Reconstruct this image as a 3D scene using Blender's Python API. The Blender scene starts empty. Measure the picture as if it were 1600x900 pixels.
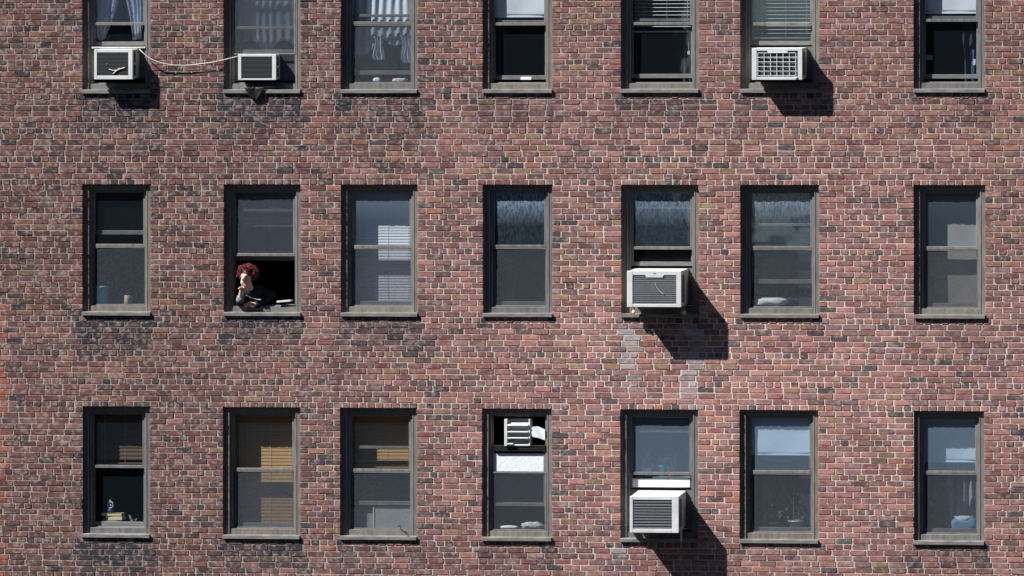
import bpy, bmesh, math, random
import numpy as np
from mathutils import Vector, Matrix, noise
random.seed(11); rng = np.random.default_rng(11)
SC = bpy.context.scene; COL = SC.collection

# ------------------------------------------------------------------ camera, sky, sun, exposure
CAM = (14.4, -60.0, 2.6); FPX = 8112.2; YAW = 0.10879; ROLL = -0.00093; PPX, PPY = 800 + 1032.6, 450 - 299.9
cd = bpy.data.cameras.new('camera'); cam = bpy.data.objects.new('camera', cd); COL.objects.link(cam)
cd.sensor_width = 36; cd.lens = 36 * FPX / 1600; cd.shift_x = -1032.6 / 1600; cd.shift_y = -299.9 / 1600
cd.clip_start = 1; cd.clip_end = 2000
cam.matrix_world = (Matrix.Translation(CAM) @ Matrix.Rotation(YAW, 4, 'Z') @ Matrix.Rotation(math.pi / 2, 4, 'X')
                    @ Matrix.Rotation(ROLL, 4, 'Z'))
SC.camera = cam
SUN = Vector((-1.56, -1.0, 2.0)).normalized()
el = math.asin(SUN.z); rot = math.atan2(SUN.x, SUN.y)
w = bpy.data.worlds.new('World'); SC.world = w; w.use_nodes = True
nt = w.node_tree; bg = nt.nodes['Background']; sky = nt.nodes.new('ShaderNodeTexSky')
sky.sky_type = 'NISHITA'; sky.sun_disc = False; sky.sun_elevation = el; sky.sun_rotation = rot
sky.air_density = 0.6; sky.dust_density = 0.0; sky.ozone_density = 3.0
nt.links.new(sky.outputs[0], bg.inputs[0]); bg.inputs[1].default_value = 0.05
sl = bpy.data.lights.new('sun', 'SUN'); sl.energy = 5.0; sl.angle = math.radians(0.5); sl.color = (1, 0.972, 0.94)
so = bpy.data.objects.new('sun', sl); COL.objects.link(so); so.rotation_euler = SUN.to_track_quat('Z', 'Y').to_euler()
so.location = (-20, -15, 30)
SC.view_settings.view_transform = 'Standard'; SC.view_settings.look = 'None'
SC.view_settings.exposure = 0.86; SC.view_settings.gamma = 1
SC.render.engine = 'CYCLES'; SC.cycles.max_bounces = 8; SC.cycles.transparent_max_bounces = 16

def at(px, py, Y=0.0):
    """point of the place at depth Y (wall face = 0, into the house positive) seen at photo pixel px, py"""
    x, y = px - PPX, py - PPY
    c, s = math.cos(-ROLL), math.sin(-ROLL); x, y = c * x - s * y, s * x + c * y
    ca, sa = math.cos(YAW), math.sin(YAW)
    fwd = (Y - CAM[1]) / (sa * x / FPX + ca)
    return Vector((CAM[0] + ca * x / FPX * fwd - sa * fwd, Y, CAM[2] - y / FPX * fwd))

# ------------------------------------------------------------------ materials
MATS = {}
def mat(name, col, rough=0.7, var=0.0, scale=20.0, bump=0.0, metal=0.0, col2=None, detail=4.0, spec=0.3, stretch=None):
    if name in MATS: return MATS[name]
    m = bpy.data.materials.new(name); m.use_nodes = True; n = m.node_tree.nodes; l = m.node_tree.links
    b = n['Principled BSDF']; b.inputs['Roughness'].default_value = rough; b.inputs['Metallic'].default_value = metal
    b.inputs['Specular IOR Level'].default_value = spec
    b.inputs['Base Color'].default_value = (*col, 1)
    if var or bump or col2:
        g = n.new('ShaderNodeNewGeometry'); src = g.outputs['Position']
        if stretch:
            mp = n.new('ShaderNodeMapping'); mp.inputs['Scale'].default_value = stretch; l.new(src, mp.inputs[0]); src = mp.outputs[0]
        t = n.new('ShaderNodeTexNoise'); t.inputs['Scale'].default_value = scale; t.inputs['Detail'].default_value = detail
        l.new(src, t.inputs['Vector'])
        if var or col2:
            r = n.new('ShaderNodeValToRGB'); r.color_ramp.elements[0].position = .3; r.color_ramp.elements[1].position = .7
            a = col2 if col2 else tuple(c * (1 - var) for c in col); d = col if col2 else tuple(min(1, c * (1 + var)) for c in col)
            r.color_ramp.elements[0].color = (*a, 1); r.color_ramp.elements[1].color = (*d, 1)
            l.new(t.outputs['Fac'], r.inputs[0]); l.new(r.outputs[0], b.inputs['Base Color'])
        if bump:
            bp = n.new('ShaderNodeBump'); bp.inputs['Strength'].default_value = 1; bp.inputs['Distance'].default_value = bump
            l.new(t.outputs['Fac'], bp.inputs['Height']); l.new(bp.outputs[0], b.inputs['Normal'])
    MATS[name] = m; return m

def brick_mat(name, smear, vary):
    """colour comes from the 'tint' attribute (one per brick); its alpha shifts the noise so no two bricks share a pattern"""
    m = bpy.data.materials.new(name); m.use_nodes = True; n = m.node_tree.nodes; l = m.node_tree.links
    b = n['Principled BSDF']; b.inputs['Roughness'].default_value = .9; b.inputs['Specular IOR Level'].default_value = .15
    at_ = n.new('ShaderNodeAttribute'); at_.attribute_name = 'tint'
    g = n.new('ShaderNodeNewGeometry')
    off = n.new('ShaderNodeVectorMath'); off.operation = 'SCALE'; off.inputs[0].default_value = (37, 11, 53); l.new(at_.outputs['Alpha'], off.inputs['Scale'])
    ps = n.new('ShaderNodeVectorMath'); ps.operation = 'ADD'; l.new(g.outputs['Position'], ps.inputs[0]); l.new(off.outputs[0], ps.inputs[1])
    mp = n.new('ShaderNodeMapping'); mp.inputs['Scale'].default_value = (.45, 1, 1); l.new(ps.outputs[0], mp.inputs[0])
    def nz(scale, det, rough=.6, src=mp.outputs[0]):
        t = n.new('ShaderNodeTexNoise'); t.inputs['Scale'].default_value = scale; t.inputs['Detail'].default_value = det
        t.inputs['Roughness'].default_value = rough; l.new(src, t.inputs['Vector']); return t
    def rng_(t, a, b_, c, d):
        r = n.new('ShaderNodeMapRange'); r.inputs[1].default_value = a; r.inputs[2].default_value = b_; r.inputs[3].default_value = c; r.inputs[4].default_value = d
        l.new(t.outputs[0], r.inputs[0]); return r
    n1 = nz(26, 5, .7); n2 = nz(150, 4, .7); n3 = nz(17, 3, .6); n4 = nz(15, 4, .65, ps.outputs[0]); n5 = nz(16, 2, .5)
    f1 = rng_(n1, .3, .7, 1 - .32 * vary, 1 + .36 * vary); f2 = rng_(n2, .3, .7, .8, 1.2)
    mu = n.new('ShaderNodeMath'); mu.operation = 'MULTIPLY'; l.new(f1.outputs[0], mu.inputs[0]); l.new(f2.outputs[0], mu.inputs[1])
    def mix(fac, A, B):
        x = n.new('ShaderNodeMix'); x.data_type = 'RGBA'; l.new(fac, x.inputs['Factor'])
        if isinstance(A, tuple): x.inputs['A'].default_value = A
        else: l.new(A, x.inputs['A'])
        if isinstance(B, tuple): x.inputs['B'].default_value = B
        else: l.new(B, x.inputs['B'])
        return x.outputs['Result']
    dark = n.new('ShaderNodeVectorMath'); dark.operation = 'MULTIPLY'; l.new(at_.outputs['Color'], dark.inputs[0]); dark.inputs[1].default_value = (.46, .52, .56)
    col = mix(rng_(n3, .52, .66, 0, .50 * vary).outputs[0], at_.outputs['Color'], dark.outputs[0])       # burnt ends and clouds
    col = mix(rng_(n5, .60, .72, 0, .55 * vary).outputs[0], col, (.25, .15, .09, 1))                 # buff patches
    sc = n.new('ShaderNodeVectorMath'); sc.operation = 'SCALE'; l.new(col, sc.inputs[0]); l.new(mu.outputs[0], sc.inputs['Scale'])
    sm2 = n.new('ShaderNodeMath'); sm2.operation = 'MULTIPLY'; l.new(rng_(n4, .50, .68, 0, smear).outputs[0], sm2.inputs[0]); l.new(f2.outputs[0], sm2.inputs[1])
    col = mix(sm2.outputs[0], sc.outputs[0], (.42, .33, .30, 1))                                        # lime smeared by pointing
    l.new(col, b.inputs['Base Color'])
    bp = n.new('ShaderNodeBump'); bp.inputs['Distance'].default_value = .0035; bp.inputs['Strength'].default_value = .9
    ad = n.new('ShaderNodeMath'); ad.operation = 'ADD'; l.new(n1.outputs['Fac'], ad.inputs[0]); l.new(n2.outputs['Fac'], ad.inputs[1])
    l.new(ad.outputs[0], bp.inputs['Height']); l.new(bp.outputs[0], b.inputs['Normal'])
    return m
M_BRICK = brick_mat('fired_brick', .62, 1.0); M_MORTAR = brick_mat('lime_mortar', .15, .15)

M_FRAME = mat('taupe_paint', (.172, .166, .158), .55, .24, 9, .0008, detail=8, stretch=(3, 3, .6))
M_FRAME2 = mat('grey_taupe_paint', (.165, .166, .166), .55, .22, 9, .0008, detail=8, stretch=(1, 3, 2))
FRAMES = [M_FRAME] + [mat('taupe_paint_%s' % k, tuple(a * f for a, f in zip((.172, .166, .158), t)), .55, .26, 9, .0008, detail=8, stretch=(3, 3, .6)) for k, t in (('worn', (1.1, 1.08, 1.04)), ('sooty', (.86, .88, .92)), ('brown', (1.06, 1.0, .93)))]
M_SILL = mat('sill_paint', (.185, .18, .172), .65, .32, 7, .0015, detail=8, stretch=(1, 1, 4))
M_WHITE = mat('white_enamel', (.62, .64, .64), .4, .10, 8, detail=8)
M_CREAM = mat('aged_white_enamel', (.57, .57, .54), .45, .14, 10, detail=8)
M_DARKMET = mat('dark_coil', (.035, .037, .042), .6, .3, 60)
M_GREYMET = mat('grey_louvre', (.17, .18, .20), .5, .12, 30)
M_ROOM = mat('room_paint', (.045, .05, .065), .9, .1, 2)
M_BLIND = mat('white_slat', (.78, .83, .88), .45)
M_WOOD = mat('honey_wood_slat', (.50, .315, .145), .5, .18, 5, 0, stretch=(1, 8, 30))
M_BROWN = mat('dark_wood_slat', (.13, .085, .055), .5, .2, 5, 0, stretch=(1, 8, 30))
M_BLACK = mat('black_plastic', (.012, .012, .014), .5)
M_SHADE = mat('white_shade_cloth', (.76, .83, .89), .8, .03, 4)
M_BEIGE = mat('beige_shade_cloth', (.42, .38, .33), .85, .05, 4)
M_CABLE = mat('white_cable', (.60, .57, .52), .6, .2, 12)

def cloth(name, col, transp, transl=.35, pattern=None):
    m = bpy.data.materials.new(name); m.use_nodes = True; n = m.node_tree.nodes; l = m.node_tree.links; n.clear()
    o = n.new('ShaderNodeOutputMaterial'); d = n.new('ShaderNodeBsdfDiffuse'); t = n.new('ShaderNodeBsdfTranslucent'); tr = n.new('ShaderNodeBsdfTransparent')
    d.inputs[0].default_value = t.inputs[0].default_value = (*col, 1)
    if pattern:
        g = n.new('ShaderNodeNewGeometry'); v = n.new('ShaderNodeTexNoise'); v.inputs['Scale'].default_value = 55; v.inputs['Detail'].default_value = 3
        a = n.new('ShaderNodeAttribute'); a.attribute_name = 'band'
        r = n.new('ShaderNodeMapRange'); r.inputs[1].default_value = .43; r.inputs[2].default_value = .50
        l.new(g.outputs['Position'], v.inputs['Vector']); l.new(v.outputs['Fac'], r.inputs[0])
        mu = n.new('ShaderNodeMath'); mu.operation = 'MULTIPLY'; l.new(r.outputs[0], mu.inputs[0]); l.new(a.outputs['Fac'], mu.inputs[1])
        mx = n.new('ShaderNodeMix'); mx.data_type = 'RGBA'; mx.inputs['A'].default_value = (*col, 1); mx.inputs['B'].default_value = (*pattern, 1)
        l.new(mu.outputs[0], mx.inputs['Factor']); l.new(mx.outputs['Result'], d.inputs[0]); l.new(mx.outputs['Result'], t.inputs[0])
    m1 = n.new('ShaderNodeMixShader'); m1.inputs[0].default_value = transl; l.new(d.outputs[0], m1.inputs[1]); l.new(t.outputs[0], m1.inputs[2])
    m2 = n.new('ShaderNodeMixShader'); m2.inputs[0].default_value = transp; l.new(m1.outputs[0], m2.inputs[1]); l.new(tr.outputs[0], m2.inputs[2])
    l.new(m2.outputs[0], o.inputs[0]); return m
M_FLORAL = cloth('floral_curtain', (.74, .82, .92), .02, .3, (.45, .10, .26))
M_SHEER = cloth('pale_blue_sheer', (.78, .87, .93), .06, .3)
M_GSHEER = cloth('grey_sheer', (.62, .67, .72), .15, .35)
M_DCURT = cloth('dark_curtain', (.05, .075, .10), .0, .2)
M_SCREEN = cloth('insect_mesh', (.105, .122, .15), .58, .2)
_n = M_SCREEN.node_tree; _g = _n.nodes.new('ShaderNodeNewGeometry'); _t = _n.nodes.new('ShaderNodeTexNoise'); _t.inputs['Scale'].default_value = 38; _t.inputs['Detail'].default_value = 7; _t.inputs['Roughness'].default_value = .75
_r = _n.nodes.new('ShaderNodeMapRange'); _r.inputs[1].default_value = .3; _r.inputs[2].default_value = .7; _r.inputs[3].default_value = .70; _r.inputs[4].default_value = .46
_n.links.new(_g.outputs['Position'], _t.inputs['Vector']); _n.links.new(_t.outputs['Fac'], _r.inputs[0])
_n.links.new(_r.outputs[0], [q for q in _n.nodes if q.type == 'MIX_SHADER'][1].inputs[0])

def glass(name, dust, top=0.0, tint=(.82, .90, .97)):
    """old window glass: clear, mirror-like by Fresnel, with dust streaks that have a shape of their own"""
    m = bpy.data.materials.new(name); m.use_nodes = True; n = m.node_tree.nodes; l = m.node_tree.links; n.clear()
    o = n.new('ShaderNodeOutputMaterial'); tr = n.new('ShaderNodeBsdfTransparent'); gl = n.new('ShaderNodeBsdfGlossy'); df = n.new('ShaderNodeBsdfDiffuse')
    tr.inputs[0].default_value = (*tint, 1); gl.inputs['Roughness'].default_value = .02; df.inputs[0].default_value = (.27, .38, .50, 1)  # blue of reflected sky is painted into the tint and dust colours
    fr = n.new('ShaderNodeFresnel'); fr.inputs[0].default_value = 1.52
    g = n.new('ShaderNodeNewGeometry')
    wv = n.new('ShaderNodeTexNoise'); wv.inputs['Scale'].default_value = 3.2; wv.inputs['Detail'].default_value = 1; l.new(g.outputs['Position'], wv.inputs['Vector'])
    wb = n.new('ShaderNodeBump'); wb.inputs['Strength'].default_value = 1; wb.inputs['Distance'].default_value = .0016; l.new(wv.outputs['Fac'], wb.inputs['Height']); l.new(wb.outputs[0], gl.inputs['Normal'])
    dt = n.new('ShaderNodeMath'); dt.operation = 'MULTIPLY'; dt.inputs[1].default_value = 1.9; l.new(fr.outputs[0], dt.inputs[0])
    a = n.new('ShaderNodeMixShader'); l.new(dt.outputs[0], a.inputs[0]); l.new(tr.outputs[0], a.inputs[1]); l.new(gl.outputs[0], a.inputs[2])
    mp = n.new('ShaderNodeMapping'); mp.inputs['Scale'].default_value = (1, 1, .28); l.new(g.outputs['Position'], mp.inputs[0])
    t = n.new('ShaderNodeTexNoise'); t.inputs['Scale'].default_value = 52; t.inputs['Detail'].default_value = 6; t.inputs['Roughness'].default_value = .68
    l.new(mp.outputs[0], t.inputs['Vector'])
    r = n.new('ShaderNodeMapRange'); r.inputs[1].default_value = .35; r.inputs[2].default_value = .68; r.inputs[3].default_value = .25 if top > .5 else .82; r.inputs[4].default_value = 1
    l.new(t.outputs['Fac'], r.inputs[0])
    h = n.new('ShaderNodeAttribute'); h.attribute_name = 'grime'
    mm = n.new('ShaderNodeMath'); mm.operation = 'MULTIPLY'; mm.inputs[1].default_value = top; l.new(h.outputs['Fac'], mm.inputs[0])
    ad = n.new('ShaderNodeMath'); ad.operation = 'ADD'; ad.inputs[1].default_value = dust; l.new(mm.outputs[0], ad.inputs[0])
    f = n.new('ShaderNodeMath'); f.operation = 'MULTIPLY'; l.new(ad.outputs[0], f.inputs[0]); l.new(r.outputs[0], f.inputs[1])
    b = n.new('ShaderNodeMixShader'); l.new(f.outputs[0], b.inputs[0]); l.new(a.outputs[0], b.inputs[1]); l.new(df.outputs[0], b.inputs[2])
    l.new(b.outputs[0], o.inputs[0]); return m
M_GLASS = glass('clear_glass', .02, 0, (.91, .93, .95)); M_GLASS_V = glass('veiled_glass', .09, .30, (.92, .96, .99)); M_GLASS_D = glass('dusty_glass', .085, .08); M_GLASS_G = glass('grimy_glass', .12, 1.0); M_GLASS_H = glass('hazy_glass', .27, .05)
M_FILM = mat('pebbled_privacy_film', (.78, .83, .86), .5, .12, 45, .002)

# ------------------------------------------------------------------ mesh helpers
WORLD = {}
def link(o, parent=None, origin=(0, 0, 0)):
    COL.objects.link(o); origin = Vector(origin); WORLD[o.name] = origin
    if parent is not None:
        o.parent = parent; o.location = origin - WORLD[parent.name]
    else: o.location = origin
    return o
def tag(o, label=None, cat=None, group=None, kind=None):
    if label: o['label'] = label
    if cat: o['category'] = cat
    if group: o['group'] = group
    if kind: o['kind'] = kind
    return o
def empty(name, origin, parent=None):
    o = bpy.data.objects.new(name, None); o.empty_display_size = .05; return link(o, parent, origin)

class MB:
    def __init__(s): s.v = []; s.f = []; s.att = {}
    def add(s, vs, fs):
        k = len(s.v); s.v += [tuple(v) for v in vs]; s.f += [tuple(i + k for i in f) for f in fs]; return s
    def box(s, x0, x1, y0, y1, z0, z1, fn=None):
        vs = [(x, y, z) for x in (x0, x1) for y in (y0, y1) for z in (z0, z1)]
        if fn: vs = [fn(*v) for v in vs]
        return s.add(vs, [(0, 1, 3, 2), (4, 6, 7, 5), (0, 4, 5, 1), (2, 3, 7, 6), (0, 2, 6, 4), (1, 5, 7, 3)])
    def tube(s, pts, r, n=8, closed=False):
        pts = [Vector(p) for p in pts]; N = len(pts); rs = r if isinstance(r, (list, tuple)) else [r] * N; vs = []
        up = Vector((0, 0, 1))
        for i, p in enumerate(pts):
            a = pts[(i - 1) % N] if (closed or i > 0) else p; b = pts[(i + 1) % N] if (closed or i < N - 1) else p
            t = (b - a).normalized(); u = t.cross(up)
            if u.length < .1: u = t.cross(Vector((0, 1, 0)))
            u.normalize(); q = t.cross(u)
            for k in range(n):
                an = 2 * math.pi * k / n; vs.append(p + u * math.cos(an) * rs[i] + q * math.sin(an) * rs[i])
        fs = []
        for i in range(N if closed else N - 1):
            j = (i + 1) % N
            for k in range(n): fs.append((i * n + k, i * n + (k + 1) % n, j * n + (k + 1) % n, j * n + k))
        if not closed: fs += [tuple(range(n))[::-1], tuple((N - 1) * n + k for k in range(n))]
        return s.add(vs, fs)
    def lathe(s, c, prof, n=20):
        vs = [(c[0] + r * math.cos(2 * math.pi * k / n), c[1] + r * math.sin(2 * math.pi * k / n), c[2] + z) for r, z in prof for k in range(n)]
        fs = [(i * n + k, i * n + (k + 1) % n, (i + 1) * n + (k + 1) % n, (i + 1) * n + k) for i in range(len(prof) - 1) for k in range(n)]
        fs += [tuple(range(n))[::-1], tuple((len(prof) - 1) * n + k for k in range(n))]
        return s.add(vs, fs)
    def blob(s, c, r, seed=0, amp=.15, freq=2.0, nu=16, nv=10, power=1.0):
        vs = []; c = Vector(c)
        for j in range(nv + 1):
            th = math.pi * j / nv
            for i in range(nu):
                ph = 2 * math.pi * i / nu
                d = Vector((math.sin(th) * math.cos(ph), math.sin(th) * math.sin(ph), math.cos(th)))
                d = Vector([math.copysign(abs(q) ** power, q) for q in d])
                k = 1 + amp * noise.noise(d * freq + Vector((seed * 7.1, seed * 3.3, 0)))
                vs.append(c + Vector((d.x * r[0], d.y * r[1], d.z * r[2])) * k)
        fs = [(j * nu + i, j * nu + (i + 1) % nu, (j + 1) * nu + (i + 1) % nu, (j + 1) * nu + i) for j in range(nv) for i in range(nu)]
        return s.add(vs, fs)
    def sheet(s, fn, nx, nz):
        vs = [fn(i / nx, j / nz) for j in range(nz + 1) for i in range(nx + 1)]
        return s.add(vs, [(j * (nx + 1) + i, j * (nx + 1) + i + 1, (j + 1) * (nx + 1) + i + 1, (j + 1) * (nx + 1) + i) for j in range(nz) for i in range(nx)])
    def build(s, name, m, parent=None, origin=None, smooth=False, bevel=0, thick=0, seg=1):
        if origin is None: origin = WORLD[parent.name] if parent is not None else (0, 0, 0)
        O = Vector(origin)
        me = bpy.data.meshes.new(name); me.from_pydata([tuple(Vector(v) - O) for v in s.v], [], s.f); me.materials.append(m)
        bm = bmesh.new(); bm.from_mesh(me); bmesh.ops.recalc_face_normals(bm, faces=bm.faces); bm.to_mesh(me); bm.free()
        if smooth: me.polygons.foreach_set('use_smooth', [True] * len(me.polygons))
        for an, vals in s.att.items():
            a = me.attributes.new(an, 'FLOAT', 'POINT'); a.data.foreach_set('value', vals)
        o = bpy.data.objects.new(name, me); link(o, parent, O)
        if thick: md = o.modifiers.new('thickness', 'SOLIDIFY'); md.thickness = thick
        if bevel: md = o.modifiers.new('bevel', 'BEVEL'); md.width = bevel; md.segments = seg; md.limit_method = 'ANGLE'
        return o

# ------------------------------------------------------------------ the wall: openings, mortar, bricks
C = 0.0677; FLOOR = 39 * C
HEAD = {38, 32, 27, 23, 17, 11, 5}
COLS_PX = [(129.3, 235.3), (350.2, 469.8), (533.2, 652.3), (755, 863), (971, 1091.6), (1157.5, 1279.6), (1428.4, 1539)]
OPX = [(at(a, 495, 0).x, at(b, 495, 0).x) for a, b in COLS_PX]
ROWZ = {1: FLOOR, 2: 0.0, 3: -FLOOR}
OPEN = {(r, c + 1): (OPX[c][0] + d, OPX[c][1] + d, ROWZ[r], ROWZ[r] + 23 * C) for r in (1, 2, 3) for c in range(7) for d in [(0.0, 0.0, -.012)[r - 1]]}
K0, K1 = -55, 67; XA, XB = -7.7, 7.6

building = empty('brick_building', (0, 0, K0 * C))
tag(building, 'dark red brick apartment building with three rows of grey framed sash windows', 'building')

def vnoise(x, z, f, s=0): return noise.noise(Vector((x * f + s, z * f - s, s * 1.7)))
SILL_ENDS = [(o[0] + .02, o[2], 1.0) for o in OPEN.values()] + [(o[1] - .02, o[2], .9) for o in OPEN.values()]
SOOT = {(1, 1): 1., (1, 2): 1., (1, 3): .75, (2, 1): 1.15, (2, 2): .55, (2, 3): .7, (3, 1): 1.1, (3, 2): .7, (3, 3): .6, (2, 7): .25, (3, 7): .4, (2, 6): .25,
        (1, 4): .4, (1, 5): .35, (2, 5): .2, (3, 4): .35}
LIME = [(at(984, 500).x, ROWZ[2] - .05, .85, .14, 1.0), (at(1082, 500).x, ROWZ[2] - .1, 1.25, .14, 1.0), (at(966, 845).x, ROWZ[3] - .02, .35, .09, .6)]
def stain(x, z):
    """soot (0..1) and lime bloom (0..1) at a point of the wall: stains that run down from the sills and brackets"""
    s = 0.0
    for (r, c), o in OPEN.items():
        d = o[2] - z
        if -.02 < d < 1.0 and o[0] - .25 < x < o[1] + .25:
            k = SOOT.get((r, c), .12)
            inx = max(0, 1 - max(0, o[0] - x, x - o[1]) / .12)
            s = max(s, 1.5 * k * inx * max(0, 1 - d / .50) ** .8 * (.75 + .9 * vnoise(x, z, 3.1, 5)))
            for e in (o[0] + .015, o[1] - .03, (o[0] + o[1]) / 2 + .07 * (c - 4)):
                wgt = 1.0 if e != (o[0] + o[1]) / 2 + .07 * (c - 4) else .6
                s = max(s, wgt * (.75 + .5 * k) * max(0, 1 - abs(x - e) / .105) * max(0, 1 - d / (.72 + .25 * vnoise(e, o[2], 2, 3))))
    lm = 0.0
    for lx, lz, ln, wd, k in LIME:
        d = lz - z
        if 0 <= d < ln: lm = max(lm, k * max(0, 1 - abs(x - lx) / wd) * min(1, d / .08) * (1 - .6 * d / ln))
    return min(1, s), lm
PAL = np.array([[.200, .094, .087], [.272, .135, .120], [.082, .070, .073], [.140, .084, .080], [.240, .150, .095], [.285, .135, .097], [.190, .112, .108]])
PALD = PAL * np.array([1.02, .96, .95]) + PAL.mean(1, keepdims=True) * .10
def vignette(x, z):
    """vignette painted into the wall colour: darker towards the edges, palest right of the middle"""
    return .65 + .54 * math.exp(-((x - 2.4) / 5.2) ** 2 - ((z + .7) / 3.4) ** 2)  # brightness falloff painted into brick and mortar albedo
def brick_color(x, z, header):
    t = min(1, max(0, (x + 6) / 9.5)); n = vnoise(x, z, .55, 1) + .5 * vnoise(x, z, 1.6, 2); t2 = min(1, max(0, t + .45 * n))
    wl = np.array([.37, .17, .06, .23, .03, .02, .12]); wr = np.array([.28, .40, .025, .07, .035, .06, .13])
    wt = wl * (1 - t2) + wr * t2
    if header: wt = wt * np.array([.8, .9, 1.9, 1, .9, 1.3, 1])
    c = PALD[rng.choice(7, p=wt / wt.sum())] * (1 + rng.normal(0, .13)) * (1 + rng.normal(0, .03, 3))
    c = c * (.86 + .22 * t2) * vignette(x, z)
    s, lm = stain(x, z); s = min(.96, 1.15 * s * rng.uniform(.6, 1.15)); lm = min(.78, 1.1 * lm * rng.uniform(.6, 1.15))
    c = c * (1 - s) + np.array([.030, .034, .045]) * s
    c = c * (1 - lm) + np.array([.43, .43, .44]) * lm
    if x < -6.165 and z < .45 and rng.random() < .72: c = np.array([.26, .095, .07]) * rng.uniform(.8, 1.15)   # newer brick of the toothed corner
    return np.clip(c, .015, .6)

JH, JB = .0120, .0082
def course_bricks(k):
    z0 = k * C; hdr = (k % 39) in HEAD
    cuts = sorted((o[0], o[1]) for o in OPEN.values() if o[2] - 1e-4 <= z0 < o[3] - 1e-4)
    segs = []; x = XA - random.random() * .15
    full = not cuts
    for a, b in cuts: segs.append((x, a, x != XA and len(segs) > 0)); x = b
    segs.append((x, XB, True))
    out = []
    for i, (a, b, jamb) in enumerate(segs):
        left_edge = i > 0; right_edge = i < len(segs) - 1
        L = (b - a); pitch = .1015 if hdr else .2045
        ph = (k % 2)
        lens = []
        if left_edge:
            first = .2045 if (hdr or ph) else .1015
            if hdr: first = .155
            lens.append(first)
        else: lens.append(pitch * (1 if ph else .5) + (0 if hdr else random.uniform(-.01, .01)))
        if full and not left_edge: lens[0] += ((k * .61803) % 1) * .06
        tot = lens[0]
        while tot < L - 1e-6:
            p = pitch * random.uniform(.97, 1.03)
            if hdr and random.random() < .05: p = .2045
            if not hdr and random.random() < .02: p = .1015
            lens.append(p); tot += p
        if right_edge:
            over = tot - L; lens[-1] -= over
            if lens[-1] < .07:
                e = lens.pop(); lens[-1] += e
                if lens[-1] > .25: h = lens[-1] / 2; lens[-1] = h; lens.append(h)
        x = a
        for j, p in enumerate(lens):
            xl = x + (0 if (left_edge and j == 0) else JH / 2); xr = x + p - (0 if (right_edge and j == len(lens) - 1) else JH / 2)
            out.append((xl, xr, z0 + JB / 2, z0 + C - JB / 2, hdr, (left_edge and j == 0), (right_edge and j == len(lens) - 1))); x += p
    return out
def brick_geo(xl, xr, zl, zh, le, re_):
    """rounded, slightly crooked brick: 8 corner outline, worn arris, body set into the wall"""
    j = lambda a: random.uniform(-a, a)
    xl += 0 if le else j(.0035); xr += 0 if re_ else j(.0035); zl += j(.0013); zh += j(.0013)
    if le: xl += random.uniform(-.002, .005)
    if re_: xr -= random.uniform(-.002, .005)
    y = -.001 + j(.0017); tl, tr = j(.0009), j(.0009)
    cr = [random.uniform(.002, .009) * (1.8 if random.random() < .15 else 1) for _ in range(4)]
    cz = [min(.024, q * random.uniform(.6, 1.1)) for q in cr]
    pts = [(xl + cr[0], zl + tl), (xr - cr[1], zl + tr), (xr, zl + tr + cz[1]), (xr, zh + tr - cz[2]), (xr - cr[2], zh + tr), (xl + cr[3], zh + tl), (xl, zh + tl - cz[3]), (xl, zl + tl + cz[0])]
    cx, cz_ = (xl + xr) / 2, (zl + zh) / 2; e = random.uniform(.0035, .006)
    v = []
    for px, pz in pts: v.append((px - math.copysign(min(e, abs(px - cx)), px - cx), y + j(.0006), pz - math.copysign(e * .8, pz - cz_)))
    for px, pz in pts: v.append((px, y + .0042, pz))
    for px, pz in pts: v.append((px, .10, pz))
    return v
BF = [tuple(range(8))] + [(i, i + 8, (i + 1) % 8 + 8, (i + 1) % 8) for i in range(8)] + [(i + 8, i + 16, (i + 1) % 8 + 16, (i + 1) % 8 + 8) for i in range(8)]
def brick_mesh(name, geos, cols):
    nb = len(geos); V = np.array(geos, dtype=np.float64).reshape(-1, 3)
    me = bpy.data.meshes.new(name)
    faces = [tuple(i + 24 * b for i in f) for b in range(nb) for f in BF]
    me.from_pydata(V.tolist(), [], faces); me.materials.append(M_BRICK)
    a = me.attributes.new('tint', 'FLOAT_COLOR', 'POINT')
    cc = np.ones((nb * 24, 4)); cc[:, 3] = np.repeat(rng.random(nb), 24); cc[:, :3] = np.repeat(np.array(cols), 24, axis=0); a.data.foreach_set('color', cc.ravel())
    return me

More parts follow.
